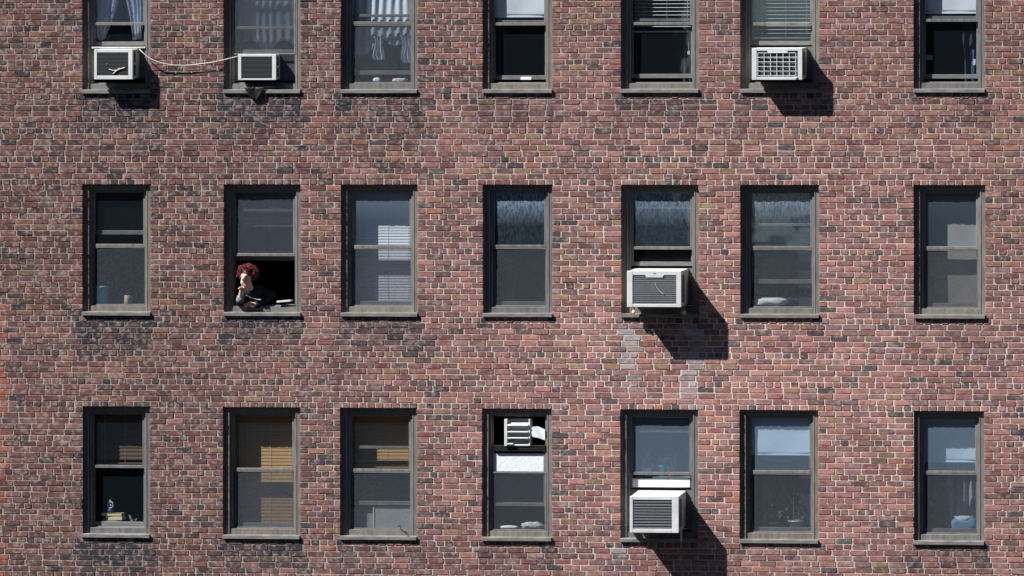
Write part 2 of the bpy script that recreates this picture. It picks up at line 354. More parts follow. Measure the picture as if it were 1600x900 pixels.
# mortar bed with the openings cut out, and its returns into each opening
def mortar():
    R = .007
    xs = set(np.arange(XA, XB + .01, .06).round(4)); zs = set(np.arange(K0 * C, (K1 + 1) * C + .01, .0677).round(4))
    hol = [(o[0] - R, o[1] + R, o[2] - .001, o[3] + R) for o in OPEN.values()]
    for h in hol: xs |= {round(h[0], 4), round(h[1], 4)}; zs |= {round(h[2], 4), round(h[3], 4)}
    def clean(a):
        a = sorted(a); must = {round(q, 4) for h in hol for q in h}; out = [a[0]]
        for q in a[1:]:
            if q - out[-1] < .012:
                if q in must: out[-1] = q
                continue
            out.append(q)
        return out
    xs, zs = clean(xs), clean(zs); idx = {}; V = []; F = []
    def vid(i, j):
        if (i, j) not in idx:
            idx[(i, j)] = len(V); V.append((xs[i], .0040 + .0012 * vnoise(xs[i], zs[j], 9, 4), zs[j]))
        return idx[(i, j)]
    for i in range(len(xs) - 1):
        for j in range(len(zs) - 1):
            cx, cz = (xs[i] + xs[i + 1]) / 2, (zs[j] + zs[j + 1]) / 2
            if any(h[0] < cx < h[1] and h[2] < cz < h[3] for h in hol): continue
            F.append((vid(i, j), vid(i + 1, j), vid(i + 1, j + 1), vid(i, j + 1)))
    for h in hol:
        k = len(V); V += [(h[0], .0032, h[2]), (h[1], .0032, h[2]), (h[1], .0032, h[3]), (h[0], .0032, h[3])]; V += [(v[0], .21, v[2]) for v in V[k:k + 4]]
        F += [(k + a, k + b, k + b + 4, k + a + 4) for a, b in ((0, 1), (1, 2), (2, 3), (3, 0))]
    me = bpy.data.meshes.new('wall'); me.from_pydata(V, [], F); me.materials.append(M_MORTAR)
    a = me.attributes.new('tint', 'FLOAT_COLOR', 'POINT'); cc = []
    for v in V:
        s, lm = stain(v[0], v[2]); t = min(1, max(0, (v[0] + 6) / 12)); b = np.array([.56, .495, .455]) * (.92 + .12 * t + .12 * vnoise(v[0], v[2], 1.3, 7)) * vignette(v[0], v[2])
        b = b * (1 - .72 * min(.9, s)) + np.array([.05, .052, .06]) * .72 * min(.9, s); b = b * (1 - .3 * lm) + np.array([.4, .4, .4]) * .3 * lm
        cc += [*b, 1]
    a.data.foreach_set('color', cc)
    o = bpy.data.objects.new('wall', me); return link(o, building, WORLD[building.name]), me
wall, wme = mortar()
for v in wme.vertices: v.co.z -= K0 * C

ALLB = [b for k in range(K0, K1 + 1) for b in course_bricks(k)]
geos = [brick_geo(b[0], b[1], b[2], b[3], b[5], b[6]) for b in ALLB]
cols = [brick_color((b[0] + b[1]) / 2, (b[2] + b[3]) / 2, b[4]) for b in ALLB]
def in_frame(b): return -6.0 < b[0] and b[1] < 5.85 and b[2] > -2.95 and b[3] < 3.65
rank = sorted((i for i, b in enumerate(ALLB) if in_frame(b)), key=lambda i: -(ALLB[i][1] - ALLB[i][0]))
single = set(rank[:300]); rest = [i for i in range(len(ALLB)) if i not in single]
O = WORLD[building.name]
def shift(g): return [(x, y, z - O.z) for x, y, z in g]
bo = bpy.data.objects.new('bricks', brick_mesh('bricks', [shift(geos[i]) for i in rest], [cols[i] for i in rest])); link(bo, wall, O); bo['kind'] = 'stuff'
for i in sorted(single):
    b = ALLB[i]; og = Vector(((b[0] + b[1]) / 2, 0, (b[2] + b[3]) / 2))
    me = brick_mesh('brick', [[(x - og.x, y, z - og.z) for x, y, z in geos[i]]], [cols[i]])
    link(bpy.data.objects.new('brick', me), wall, og)

# ------------------------------------------------------------------ windows
YG_UP, YG_LO, YSCR, YIN = .100, .140, .088, .21
WIN = {}
def window(r, c, label, rail=97, lift=0.0, drop=0.0, screen='lower', up='clean', y0=.040, grime=1.0, sillmat=None):
    """double hung window: rail = photo pixels from opening top to the meeting rail, lift / drop = metres the lower / upper sash is moved"""
    x0, x1, z0, z1 = OPEN[(r, c)]; S = C * .82; zs = z0 + S
    W = MB(); bw = .052
    j = random.uniform(-.002, .002)
    # brick mould: face at y0, raised inner lip, then the stepped jamb behind
    for a, b in ((x0 - .012, x0 + bw), (x1 - bw, x1 + .012)): W.box(a, b, y0, .11, zs - .02, z1 + .012)
    W.box(x0 + bw, x1 - bw, y0 + .0015, .11, z1 - bw, z1 + .012)
    for a, b in ((x0 + bw - .004, x0 + bw + .011), (x1 - bw - .011, x1 - bw + .004)): W.box(a, b, y0 - .004, .105, zs - .018, z1 - bw + .011)
    W.box(x0 + bw + .011, x1 - bw - .011, y0 - .0035, .105, z1 - bw - .011, z1 - bw + .004)
    for a, b in ((x0 + bw + .008, x0 + .090), (x1 - .090, x1 - bw - .008)): W.box(a, b, .074, .20, zs - .015, z1 - bw - .002)
    W.box(x0 + .085, x1 - .085, .076, .20, z1 - .090, z1 - bw - .003)
    for a, b in ((x0 - .006, x0 + .0885), (x1 - .0885, x1 + .006)): W.box(a, b, .12, .205, zs - .012, z1 + .004)
    # bottom member with a sloping top
    def slope(x, y, z): return (x, y, z + (.010 if (y > .1 and z > zs + .02) else 0))
    W.box(x0 + bw + .002, x1 - bw - .002, y0 + .010, .20, zs - .016, zs + .060, slope)
    FM = FRAMES[(r * 3 + c * 5) % 4]
    win = W.build('window', FM, building, (x0, 0, z0), bevel=.002); win['label'] = label
    s = MB()
    def sl(x, y, z): return (x, y, z - (.010 if (y < .05 and z > z0 + .03) else 0) + random.uniform(-.0012, .0012))
    s.box(x0 - .004, x1 + .004, -.028 + j, .12, z0 + .001, zs, sl); s.build('sill', sillmat or M_SILL, win, bevel=.004)
    zi = zs + .075; ztop = z1 - bw - .006
    zm = at((COLS_PX[c - 1][0] + COLS_PX[c - 1][1]) / 2, 0, YG_UP).z if False else z1 - rail / 132.5
    a, b = x0 + .082, x1 - .082
    def sash(name, za, zb, y, rb, rt, st=.034):
        m = MB(); m.box(a, a + st, y, y + .034, za, zb); m.box(b - st, b, y, y + .034, za, zb)
        m.box(a + st, b - st, y + .001, y + .033, za, za + rb); m.box(a + st, b - st, y + .001, y + .033, zb - rt, zb)
        return m.build(name, M_FRAME2 if name == 'lower_sash' else FM, win, bevel=.003)
    def pane(za, zb, y, m, g):
        p = MB(); p.sheet(lambda u, v: (a + .02 + (b - a - .04) * u, y, za + (zb - za) * v), 1, 8)
        p.att['grime'] = [g * max(0, (v / 8 - .35) / .65) ** 1.3 for v in range(9) for u in range(2)]
        o = p.build('pane', m, win); return o
    gm = {'clean': M_GLASS, 'dusty': M_GLASS_D, 'grimy': M_GLASS_G, 'hazy': M_GLASS_H, 'veil': M_GLASS_V, 'film': M_GLASS}[up]
    sash('upper_sash', zm - drop - .018, ztop - drop, .086, .036, .036); pane(zm - drop + .015, ztop - drop - .03, YG_UP, gm, grime)
    sash('lower_sash', zi + lift, zm + .016 + lift, .127, .050, .034); pane(zi + lift + .045, zm + lift - .015, YG_LO, M_GLASS, 0)
    if screen:
        za, zb = (zi - .012, zm + .004) if screen == 'lower' else ((zi + lift - .01, ztop) if screen == 'full' else (zm, ztop))
        if screen == 'lower': zb = zm - .016
        m = MB(); e = .016; ys = .070 if (screen == 'full' or drop) else YSCR
        m.box(a - .006, a + e, ys, ys + .012, za, zb); m.box(b - e, b + .006, ys, ys + .012, za, zb); m.box(a + e, b - e, ys + .001, ys + .011, za, za + e); m.box(a + e, b - e, ys + .001, ys + .011, zb - e, zb)
        sc = m.build('insect_screen', M_FRAME2, win, bevel=.002)
        q = MB(); q.sheet(lambda u, v: (a + .01 + (b - a - .02) * u, ys + .006 + .002 * math.sin(3 * u + 2 * v), za + .008 + (zb - za - .016) * v), 4, 6)
        q.build('mesh', M_SCREEN, win)
    st = MB(); st.box(x0 + .0895, x1 - .0895, .104, .30, zi - .02, zi - .001); st.box(x0 - .03, x1 + .03, .2085, .42, zi - .03, zi - .0005); st.build('inner_stool', M_FRAME2, win, bevel=.003)
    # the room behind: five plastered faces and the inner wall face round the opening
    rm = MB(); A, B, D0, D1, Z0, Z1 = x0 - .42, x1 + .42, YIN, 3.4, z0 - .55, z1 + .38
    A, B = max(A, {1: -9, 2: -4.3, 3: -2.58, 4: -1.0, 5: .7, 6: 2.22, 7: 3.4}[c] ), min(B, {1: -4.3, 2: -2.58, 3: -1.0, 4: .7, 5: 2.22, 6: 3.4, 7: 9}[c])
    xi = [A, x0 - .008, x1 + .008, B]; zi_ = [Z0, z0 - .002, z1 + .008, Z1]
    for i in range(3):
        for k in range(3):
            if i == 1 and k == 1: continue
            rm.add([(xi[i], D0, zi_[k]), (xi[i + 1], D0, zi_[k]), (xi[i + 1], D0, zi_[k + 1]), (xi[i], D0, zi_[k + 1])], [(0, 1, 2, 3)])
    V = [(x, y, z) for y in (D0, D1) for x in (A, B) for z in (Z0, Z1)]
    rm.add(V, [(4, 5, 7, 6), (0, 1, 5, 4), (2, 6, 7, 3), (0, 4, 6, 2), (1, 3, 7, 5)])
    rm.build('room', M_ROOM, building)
    WIN[(r, c)] = dict(o=win, x0=x0, x1=x1, z0=z0, z1=z1, zi=zi, zm=zm, ztop=ztop, a=a, b=b)
    return WIN[(r, c)]

window(1, 1, 'window with floral curtains above an air conditioner, top left', 96, up='dusty', lift=.44, screen=None, y0=0.0445)
window(1, 2, 'window with grey sheer curtain behind full screen and small air conditioner', 103, lift=.341, screen='full', up='dusty', y0=0.05)
window(1, 3, 'window with pale blue sheer curtains and knotted swags', 96, lift=.09, screen='lower', y0=0.05)
window(1, 4, 'window with bright white shade in its upper half, lower sash slightly raised', 98, lift=.03, screen=None, y0=0.0445)
window(1, 5, 'window with open white venetian blind and no air conditioner', 98, lift=.045, screen=None, y0=0.05)
window(1, 6, 'window with venetian blind above an air conditioner with wire guard', 99, lift=.43, screen=None, y0=0.05)
window(1, 7, 'top right window with white shade, lower sash slightly raised', 94, lift=.035, screen=None, y0=0.0445)
window(2, 1, 'window with a blue bucket behind its lower screen', 96, lift=.83, screen='lower', y0=0.0445)
window(2, 2, 'open window where a red haired woman leans out', 110, lift=.527, screen='upper', y0=0.05)
window(2, 3, 'window with closed white venetian blind', 97, up='veil', screen='lower', y0=0.0445)
window(2, 4, 'window with grimy dark upper pane and empty dark screen', 96, up='grimy', screen='lower', y0=0.05)
window(2, 5, 'window with grimy upper pane above an air conditioner with slatted grille', 98, up='grimy', lift=.474, screen=None, grime=.8, y0=0.05)
window(2, 6, 'window with a white pillow lying on its sill', 97, lift=.27, up='grimy', screen='lower', grime=.85, y0=0.05)
window(2, 7, 'window with drawn beige shade, right end of the middle row', 97, up='dusty', screen='lower', y0=0.0445)
window(3, 1, 'window with dark wooden blind and books on the sill', 95, screen=None, y0=0.0445)
window(3, 2, 'window with full length honey coloured wooden blind', 98, screen='lower', y0=0.0408)
window(3, 3, 'window with half raised honey coloured blind above a pale board', 98, lift=.27, screen='lower', y0=0.05)
window(3, 4, 'window with upper sash lowered and a white louvred fan in the gap', 97, drop=.40, lift=.27, up='film', screen='lower', y0=0.0408)
window(3, 5, 'window with plants behind dusty upper pane above an air conditioner', 100, up='hazy', grime=.3, lift=.50, screen=None, y0=0.0408)
window(3, 6, 'window with short white shade and potted plants on the sill', 96, up='hazy', screen='lower', y0=0.0408)
window(3, 7, 'window with short white shade and a blue bag inside', 95, up='hazy', screen='lower', y0=0.0408)

#OBJECTS
# ------------------------------------------------------------------ blinds, shades, curtains
def blind(r, c, label, m, pitch, depth, tilt, ybot, y=.245, group=None, name='venetian_blind', bunch=0, m2=None):
    w = WIN[(r, c)]; xa, xb = w['x0'] + .035, w['x1'] - .035; zt = w['z1'] - .03
    zb = at(0, ybot, y).z
    t = empty(name, (xa, y, zb)); tag(t, label, 'blind', group)
    MB().box(xa, xb, y - .022, y + .022, zt - .004, zt + .035).build('headrail', m2 or m, t, bevel=.003)
    n = int((zt - zb - .03 - bunch * .006) / pitch); ct, st = math.cos(tilt), math.sin(tilt); h = depth / 2
    prof = [(-h, 0), (-h * .4, .0022), (h * .4, .0022), (h, 0), (h * .4, .0008), (-h * .4, .0008)]
    me = None
    zlist = [zt - .012 - pitch * (i + .5) for i in range(n)] + [zb + .02 + .006 * i for i in range(bunch)]
    for i, z in enumerate(zlist):
        if me is None:
            s = MB(); vs = [(x, ct * a - st * b, st * a + ct * b) for x in (xa, xb) for a, b in prof]
            s.add([(vx + 0, vy + y, vz + z) for vx, vy, vz in vs], [tuple(range(6)), tuple(range(6, 12))[::-1]] + [(k, (k + 1) % 6, (k + 1) % 6 + 6, k + 6) for k in range(6)])
            o = s.build('slat', m, t, (xa, y, z)); me = o.data
        else:
            o = bpy.data.objects.new('slat', me); link(o, t, (xa + random.uniform(-.002, .002), y, z + random.uniform(-.0012, .0012)))
        o.rotation_euler.y = random.uniform(-.0022, .0022)
    MB().box(xa, xb, y - .014, y + .014, zb, zb + .018).build('bottom_rail', m2 or m, t, bevel=.003)
    for f in (.22, .55, .84):
        x = xa + (xb - xa) * f; MB().tube([(x, y - h * ct - .003, zt), (x, y - h * ct - .003, zb + .01)], .0012, 5).build('ladder_cord', M_CABLE, t)
    return t
def shade(r, c, label, ybot, m, y=.175, name='roller_shade', sag=.004):
    w = WIN[(r, c)]; xa, xb = w['x0'] + .06, w['x1'] - .06; zt = w['z1'] - .05; zb = at(0, ybot, y).z
    t = empty(name, (xa, y, zb)); tag(t, label, 'shade')
    s = MB(); s.sheet(lambda u, v: (xa + (xb - xa) * u, y + sag * math.sin(u * 9 + v * 3) * v + .003 * vnoise(u * 4, v * 3, 1, r + c), zt + (zb - zt) * v), 16, 14)
    s.build('cloth', m, t, smooth=True, thick=.0015)
    MB().tube([(xa - .01, y + .018, zt + .012), (xb + .01, y + .018, zt + .012)], .018, 12).build('roller', M_CABLE, t, smooth=True)
    MB().box(xa, xb, y - .005, y + .005, zb - .012, zb + .010).build('hem_bar', m, t, bevel=.003)
    return t
def drape(name, label, cat, m, top, bot, zt, y, folds, amp=.018, group=None, band=None, seed=0, nx=48, nz=26, zbot=None, part=None, parent=None):
    """hanging cloth: top / bot(v) give its left and right edge, v runs 0 at the top to 1 at the hem"""
    s = MB()
    def fn(u, v):
        a, b = top(v); x = a + (b - a) * u
        squeeze = max(.25, (b - a) / max(.01, (top(0)[1] - top(0)[0])))
        zb = zbot(u) if zbot else bot
        yy = y + amp * (.55 + .9 * abs(vnoise(u * 5, v, 1.0, seed + 3))) * math.sin(2 * math.pi * folds * u + seed + 2.2 * vnoise(u * 3, v * .5, 1, seed) + .8 * math.sin(2.2 * v + seed)) * (.6 + .6 * squeeze) + .012 * vnoise(u * 3, v * 2, 1.3, seed)
        return (x + .004 * math.sin(11 * v + 7 * u), yy, zt + (zb - zt) * v)
    s.sheet(fn, nx, nz)
    if band: s.att['band'] = [band(i / nx, j / nz) for j in range(nz + 1) for i in range(nx + 1)]
    o = s.build(part or name, m, parent, None if parent is not None else (top(1)[0], y, bot), smooth=True, thick=.0012)
    if parent is None: tag(o, label, cat, group)
    return o

blind(1, 5, 'white venetian blind with tilted open slats in the window without air conditioner', M_BLIND, .044, .048, .12, 53, y=.235)
blind(1, 6, 'white venetian blind above the wire guarded air conditioner', M_BLIND, .044, .046, .10, 63, y=.20)
blind(2, 2, 'grey blue blind lowered halfway above the leaning woman', mat('grey_blue_slat', (.26, .30, .34), .5), .026, .026, 1.40, 354, y=.22)
blind(2, 3, 'closed white venetian blind filling the third window of the middle row', M_BLIND, .0335, .037, 1.36, 476, y=.25)
blind(3, 1, 'dark brown wooden blind above the stacked books', M_BROWN, .046, .05, 1.35, 724, y=.25)
blind(3, 2, 'honey coloured wooden blind lowered to the sill', M_WOOD, .041, .046, 1.42, 824, y=.25)
blind(3, 3, 'honey coloured wooden blind raised to half height above a pale board', M_WOOD, .041, .046, 1.42, 727, y=.25, bunch=3)
shade(1, 4, 'bright white roller shade in the upper sash, fourth window of the top row', 28, M_SHADE, y=.165)
shade(1, 7, 'bright white roller shade in the top right window', 24, M_SHADE, y=.20)
shade(2, 7, 'beige roller shade drawn down to the sill behind the screen', 479, M_BEIGE, y=.235, sag=.006)
shade(3, 6, 'white roller shade pulled down above the potted plants', 702, M_SHADE, y=.122)
shade(3, 7, 'white roller shade pulled down above the blue bag', 711, M_SHADE, y=.225)

w = WIN[(1, 1)]; Y = .19
def X(px, Y): return at(px, 100, Y).x
def Zp(py, Y): return at(600, py, Y).z
cu = empty('floral_curtain', (w['x0'], Y, Zp(64, Y))); tag(cu, 'pale curtain pair with pink flowers tied back above the leftmost air conditioner', 'curtain')
def lerp(a, b, t): return a + (b - a) * t
zt = w['z1'] - .04
def ltop(v): return (X(144, Y), X(lerp(196, 163, max(0, (v - .25) / .75) ** 1.1), Y)) if v < .98 else (X(151, Y), X(163, Y))
def l2(v): return (X(lerp(144, 152, max(0, (v - .6) / .4)), Y), X(lerp(200, 164, v ** 1.2), Y))
def r2(v): return (X(lerp(188, 208, v ** .9), Y), X(lerp(226, 221, max(0, (v - .6) / .4)), Y))
bandL = lambda u, v: max(0, 1 - abs(u - .86) / .17) + max(0, 1 - abs(u - .12) / .12) * .8
bandR = lambda u, v: max(0, 1 - abs(u - .14) / .17) + max(0, 1 - abs(u - .88) / .12) * .9
drape('panel', '', '', M_FLORAL, l2, Zp(62, Y), zt, Y, 4, .014, band=bandL, seed=1, parent=cu, part='panel')
drape('panel', '', '', M_FLORAL, r2, Zp(61, Y), zt, Y, 4, .014, band=bandR, seed=3, parent=cu, part='panel')
for px, py in ((158, 62), (211, 60)):
    p = at(px, py, Y); MB().blob(p, (.028, .022, .024), px, .35, 3).build('tie_knot', M_FLORAL, cu, smooth=True)
w = WIN[(1, 2)]
drape('sheer_curtain', 'grey sheer curtain gathered behind the full height insect screen', 'curtain', M_GSHEER, lambda v: (w['x0'] + .05, w['x1'] - .05), Zp(76, .21), w['z1'] - .04, .21, 9, .011, seed=2,
      zbot=lambda u: Zp(78 - 16 * abs(math.sin(2 * math.pi * u)) ** 2, .21), nx=80)
w = WIN[(1, 3)]; Y = .2
KN = [(0, 80), (.08, 85), (.17, 87), (.27, 83), (.36, 73), (.44, 66), (.50, 62), (.58, 69), (.66, 72), (.74, 71), (.82, 64), (.88, 60), (1, 66)]
drape('swag_curtain', 'pale blue sheer curtain with knotted swags in the third window of the top row', 'curtain', M_SHEER, lambda v: (w['x0'] + .05, w['x1'] - .05), Zp(90, Y), w['z1'] - .04, Y, 8, .013, seed=5,
      zbot=lambda u: Zp(np.interp(u, [k[0] for k in KN], [k[1] for k in KN]), Y), nx=90, nz=40)
for i_, (pa_, pb_, pc_, pd_, yt, yb) in enumerate(((583, 600, 586, 602, 57, 94), (625, 646, 631, 645, 55, 99))):
    drape('curtain_tail', 'gathered %s tail of the knotted pale blue curtain' % ('left', 'right')[i_], 'curtain', M_SHEER, (lambda v, a=pa_, b=pb_, c=pc_, d=pd_: (X(lerp(a, c, v) + 3 * math.sin(6 * v), .17), X(lerp(b, d, v) - 4 * math.sin(3.1 * v) * (1 - v), .17))), Zp(yb, .17), Zp(yt, .17), .17, 3, .02, seed=i_ + 4, nx=30)
for (r, c, f0, f1, s) in ((1, 5, .0, .30, 1), (1, 5, .72, 1.0, 2), (1, 7, .55, 1.0, 3), (1, 4, .0, .25, 4)):
    w = WIN[(r, c)]; xa = lerp(w['x0'], w['x1'], f0); xb = lerp(w['x0'], w['x1'], f1)
    side = {1: 'left of the open venetian blind', 2: 'right of the open venetian blind', 3: 'in the top right window below its shade', 4: 'in the window of the bright white shade'}[s]
    drape('dark_curtain', 'dim dark blue curtain hanging ' + side, 'curtain', M_DCURT, (lambda v, xa=xa, xb=xb, s=s: (xa + (.10 * v if s == 3 else 0), xb - (.12 * v if s == 1 else 0))), w['z0'] + .05, w['z1'] - .03, .33, 4, .03, seed=s)
w = WIN[(3, 7)]
drape('sheer_strip', 'thin grey curtain hanging behind the blue bag', 'curtain', M_GSHEER, lambda v: (w['x0'] + .32, w['x1'] - .03), w['zi'] + .02, w['z1'] - .3, .36, 5, .03, seed=9)

# ------------------------------------------------------------------ air conditioners
def aircon(label, px, p, style, back=.13, slope=.045, casing=None, bez=(.036, .036, .036, .05), label_tab=False):
    x0, x1, y0, y1 = px; A = at(x0, y1, -p); B = at(x1, y0, -p); xa, xb, za, zb = A.x, B.x, A.z, B.z
    ti = lambda x, y, z: (x, y, z + (y + p) * slope)
    t = empty('air_conditioner', ti((xa + xb) / 2, 0, za)); tag(t, label, 'air conditioner', 'air conditioners in the windows')
    cas = casing or M_CREAM; L, R_, T, Bt = bez
    MB().box(xa + .004, xb - .004, -p + .030, back, za + .004, zb - .004, ti).build('casing', cas, t, bevel=.006, seg=2)
    b = MB()
    b.box(xa, xa + L, -p, -p + .034, za, zb, ti); b.box(xb - R_, xb, -p, -p + .034, za, zb, ti)
    b.box(xa + L, xb - R_, -p + .001, -p + .033, zb - T, zb, ti); b.box(xa + L, xb - R_, -p + .001, -p + .033, za, za + Bt, ti)
    b.build('bezel', M_WHITE, t, bevel=.004, seg=2)
    ga, gb, gz0, gz1 = xa + L, xb - R_, za + Bt, zb - T
    MB().box(ga - .003, gb + .003, -p + .022, -p + .028, gz0 - .003, gz1 + .003, ti).build('coil', M_DARKMET, t)
    g = empty('grille', ti(ga, -p + .012, gz0), t)
    if style in ('slats', 'louvres', 'fine'):
        n = {'slats': 14, 'louvres': 10, 'fine': 17}[style]; m = {'slats': M_GREYMET, 'louvres': mat('dusty_louvre', (.13, .14, .155), .6, .15, 40), 'fine': mat('dark_fin', (.055, .058, .065), .5)}[style]
        hh = (gz1 - gz0) / n; me = None
        for i in range(n):
            z = gz0 + hh * i
            if me is None:
                s = MB(); s.box(ga, gb, -p + .006, -p + .020, z + hh * .12, z + hh * .62, lambda x, y, z_: ti(x, y, z_ - (.004 if y < -p + .01 else 0)))
                o = s.build('slat', m, g, ti(ga, -p + .012, z), bevel=.0015); me = o.data
            else: link(bpy.data.objects.new('slat', me), g, ti(ga, -p + .012, z))
    if style == 'guard':
        for i in range(7):
            x = lerp(ga + .012, gb - .025, i / 6); MB().tube([ti(x, -p + .004, gz0 + .012), ti(x, -p + .004, gz1 - .02)], .0042, 6).build('wire', M_WHITE, g, ti(x, -p, gz0))
        for i in range(6):
            z = lerp(gz0 + .014, gz1 - .022, i / 5); e = .022 if i in (1, 4) else 0
            MB().tube([ti(ga + .012 - e, -p + .001, z), ti(gb - .025 + e, -p + .001, z)], .0042, 6).build('wire', M_WHITE, g, ti(ga, -p, z))
        n = 16; hh = (gz1 - gz0) / n
        for i in range(n): MB().box(ga, gb, -p + .017, -p + .0205, gz0 + hh * (i + .2), gz0 + hh * (i + .6), ti).build('fin', M_GREYMET, g, ti(ga, -p + .02, gz0 + hh * i))
    if style in ('slats', 'guard'):
        xm = (ga + gb) / 2; ww = (gb - ga) * (.21 if style == 'slats' else .25)
        MB().add([ti(x, y, z) for y in (-p - .001, -p + .025) for x, z in ((xm - ww, gz1 + .004), (xm + ww, gz1 + .004), (xm + ww - .012, gz1 - .026), (xm - ww + .012, gz1 - .026))],
                 [(0, 1, 2, 3), (7, 6, 5, 4), (0, 4, 5, 1), (1, 5, 6, 2), (2, 6, 7, 3), (3, 7, 4, 0)]).build('label_tab', M_WHITE, t)
        if label_tab:
            for dx, wd in ((-.013, .009), (.0, .006), (.011, .006)): MB().box(xm + dx - wd / 2, xm + dx + wd / 2, -p - .0025, -p + .003, zb - T * .55 - .004, zb - T * .55 + .004, ti).build('emblem', M_GREYMET, t)
    # vents in the side that faces right
    nv = {'fine': 2}.get(style, 5)
    for i in range(nv):
        if style == 'fine':
            z0, z1 = lerp(za, zb, .12 + .44 * i), lerp(za, zb, .48 + .44 * i); yy = -p + .06
            MB().box(xb - .008, xb - .002, yy, yy + .06, z0, z1, ti).build('side_vent', M_BLACK, t)
        else:
            yy = -p + .055 + i * .03; MB().box(xb - .008, xb - .0022, yy, yy + .014, za + .05, zb - .05, ti).build('side_vent', M_BLACK, t)
    return t, (xa, xb, za, zb, ti)
def strips(parent, m, pts_list, r=.003, name='scuff'):
    for pts in pts_list: MB().tube(pts, r, 6).build(name, m, parent)
def filler(parent, w, xa, xb, za, zb, y=.13, ribs=False, m=None, name='side_panel'):
    """panels that close the gap between the casing and the jambs"""
    for a, b in ((w['a'], xa + .003), (xb - .003, w['b'])):
        s = MB()
        if ribs and b - a > .05:
            n = int((b - a) / .012)
            s.sheet(lambda u, v: (lerp(a, b, u), y + (.008 if int(round(u * n * 2)) % 2 else 0), lerp(za, zb, v)), n * 2, 1); s.build(name, m or M_CREAM, parent, thick=.002)
        elif b > a: s.box(a, b, y, y + .012, za, zb); s.build(name, m or M_FRAME2, parent)

t, g = aircon('white air conditioner with dark recessed grille under the floral curtains', (147, 207.2, 77, 124.2), .18, 'fine', bez=(.036, .052, .038, .045))
w = WIN[(1, 1)]; filler(t, w, g[0], g[1], g[2] + .01, g[3] + .03); yy = -.18 - .004
Y_ = -.1815
strips(t, M_CABLE, [[at(170, 108, Y_), at(176, 110.2, Y_), at(183, 109.8, Y_), at(189, 107.4, Y_), at(195, 105.5, Y_)], [at(177, 115.2, Y_), at(181, 111.5, Y_), at(187, 106.5, Y_)], [at(166.5, 100, Y_), at(167.2, 100.6, Y_)]], .006, 'torn_strip')
MB().box(w['a'], w['b'], .06, .135, g[3] + .012, g[3] + .032).build('top_board', M_CREAM, t, bevel=.003)
t, g = aircon('small white air conditioner with pleated side panels behind the cable end', (372, 431.3, 84.6, 125.2), .055, 'fine', bez=(.040, .048, .030, .018), slope=.02)
filler(t, WIN[(1, 2)], g[0], g[1], g[2] - .01, g[3] + .01, y=.125, ribs=True, m=mat('pleated_panel', (.13, .14, .165), .6))
t, g = aircon('white air conditioner with a square wire guard over its grille', (1174.7, 1253.5, 75, 125), .215, 'guard', bez=(.060, .052, .034, .036))
filler(t, WIN[(1, 6)], g[0], g[1], g[2] + .01, g[3] + .02)
MB().blob(at(1244, 121.6, -.222), (.017, .006, .017), 3, .2).build('drain_cap', M_CREAM, t, smooth=True)
t, g = aircon('large white air conditioner with grey slats standing on copper brackets', (979.6, 1064.4, 423.5, 479.8), .32, 'slats', bez=(.068, .058, .050, .036), label_tab=True)
filler(t, WIN[(2, 5)], g[0], g[1], g[2] + .01, g[3] + .02)
Y_ = -.322
strips(t, M_CREAM, [[at(1023, 441.5, Y_), at(1026.5, 449, Y_), at(1031, 455, Y_), at(1036.5, 459.5, Y_)]], .0034)
M_COPPER = mat('copper_bolt', (.42, .22, .10), .45, .2, 30)
for px in (989, 1068):
    for d in (-3, 1.5):
        a = at(px + d, 480, -.10); MB().box(a.x - .010, a.x + .008, -.115, -.085, WIN[(2, 5)]['z0'] + .045, a.z + .03).build('bracket', M_COPPER, t, bevel=.002)
    a = at(px + 1, 488, -.12); MB().blob(a, (.022, .012, .026), px, .3).build('bracket_nut', M_CREAM, t, smooth=True)
t, g = aircon('boxy white air conditioner with sloped top in the bottom row', (984, 1060.4, 776, 832.3), .33, 'louvres', slope=.09, bez=(.038, .080, .042, .045))
filler(t, WIN[(3, 5)], g[0], g[1], g[2] + .01, g[3] + .045)
a = at(1064.5, 833, -.17); MB().box(a.x - .008, a.x + .010, -.185, -.165, a.z - .10, a.z + .06).build('bracket', M_CREAM, t, bevel=.002)
a = at(997, 836, -.05); MB().add([(a.x - .05, -.10, a.z + .03), (a.x + .05, -.10, a.z + .03), (a.x + .07, -.03, a.z - .05), (a.x - .02, -.03, a.z - .05), (a.x - .05, -.09, a.z + .03), (a.x + .05, -.09, a.z + .03), (a.x + .07, -.02, a.z - .05), (a.x - .02, -.02, a.z - .05)],
    [(0, 1, 2, 3), (7, 6, 5, 4), (0, 4, 5, 1), (1, 5, 6, 2), (2, 6, 7, 3), (3, 7, 4, 0)]).build('support_foot', M_FRAME, t)
w = WIN[(3, 5)]; Y = .118
q = MB(); q.box(w['a'] + .035, w['b'] - .035, Y, Y + .012, Zp(758, Y), Zp(745, Y)); tag(q.build('filler_board', M_SHADE, None, at(1030, 757, Y), bevel=.002), 'white filler board between the meeting rail and the bottom row air conditioner', 'board')

w = WIN[(3, 4)]; Y = .094; q = MB(); q.sheet(lambda u, v: (lerp(w['a'] + .03, w['b'] - .03, u), Y + .0006 * math.sin(40 * u) * math.sin(14 * v), lerp(Zp(707, Y), Zp(736, Y), v)), 60, 20); tag(q.build('privacy_film', M_FILM, None, at(811, 736, Y), smooth=True, thick=.0015), 'pebbled white film across the lowered sash below the louvred fan', 'film')
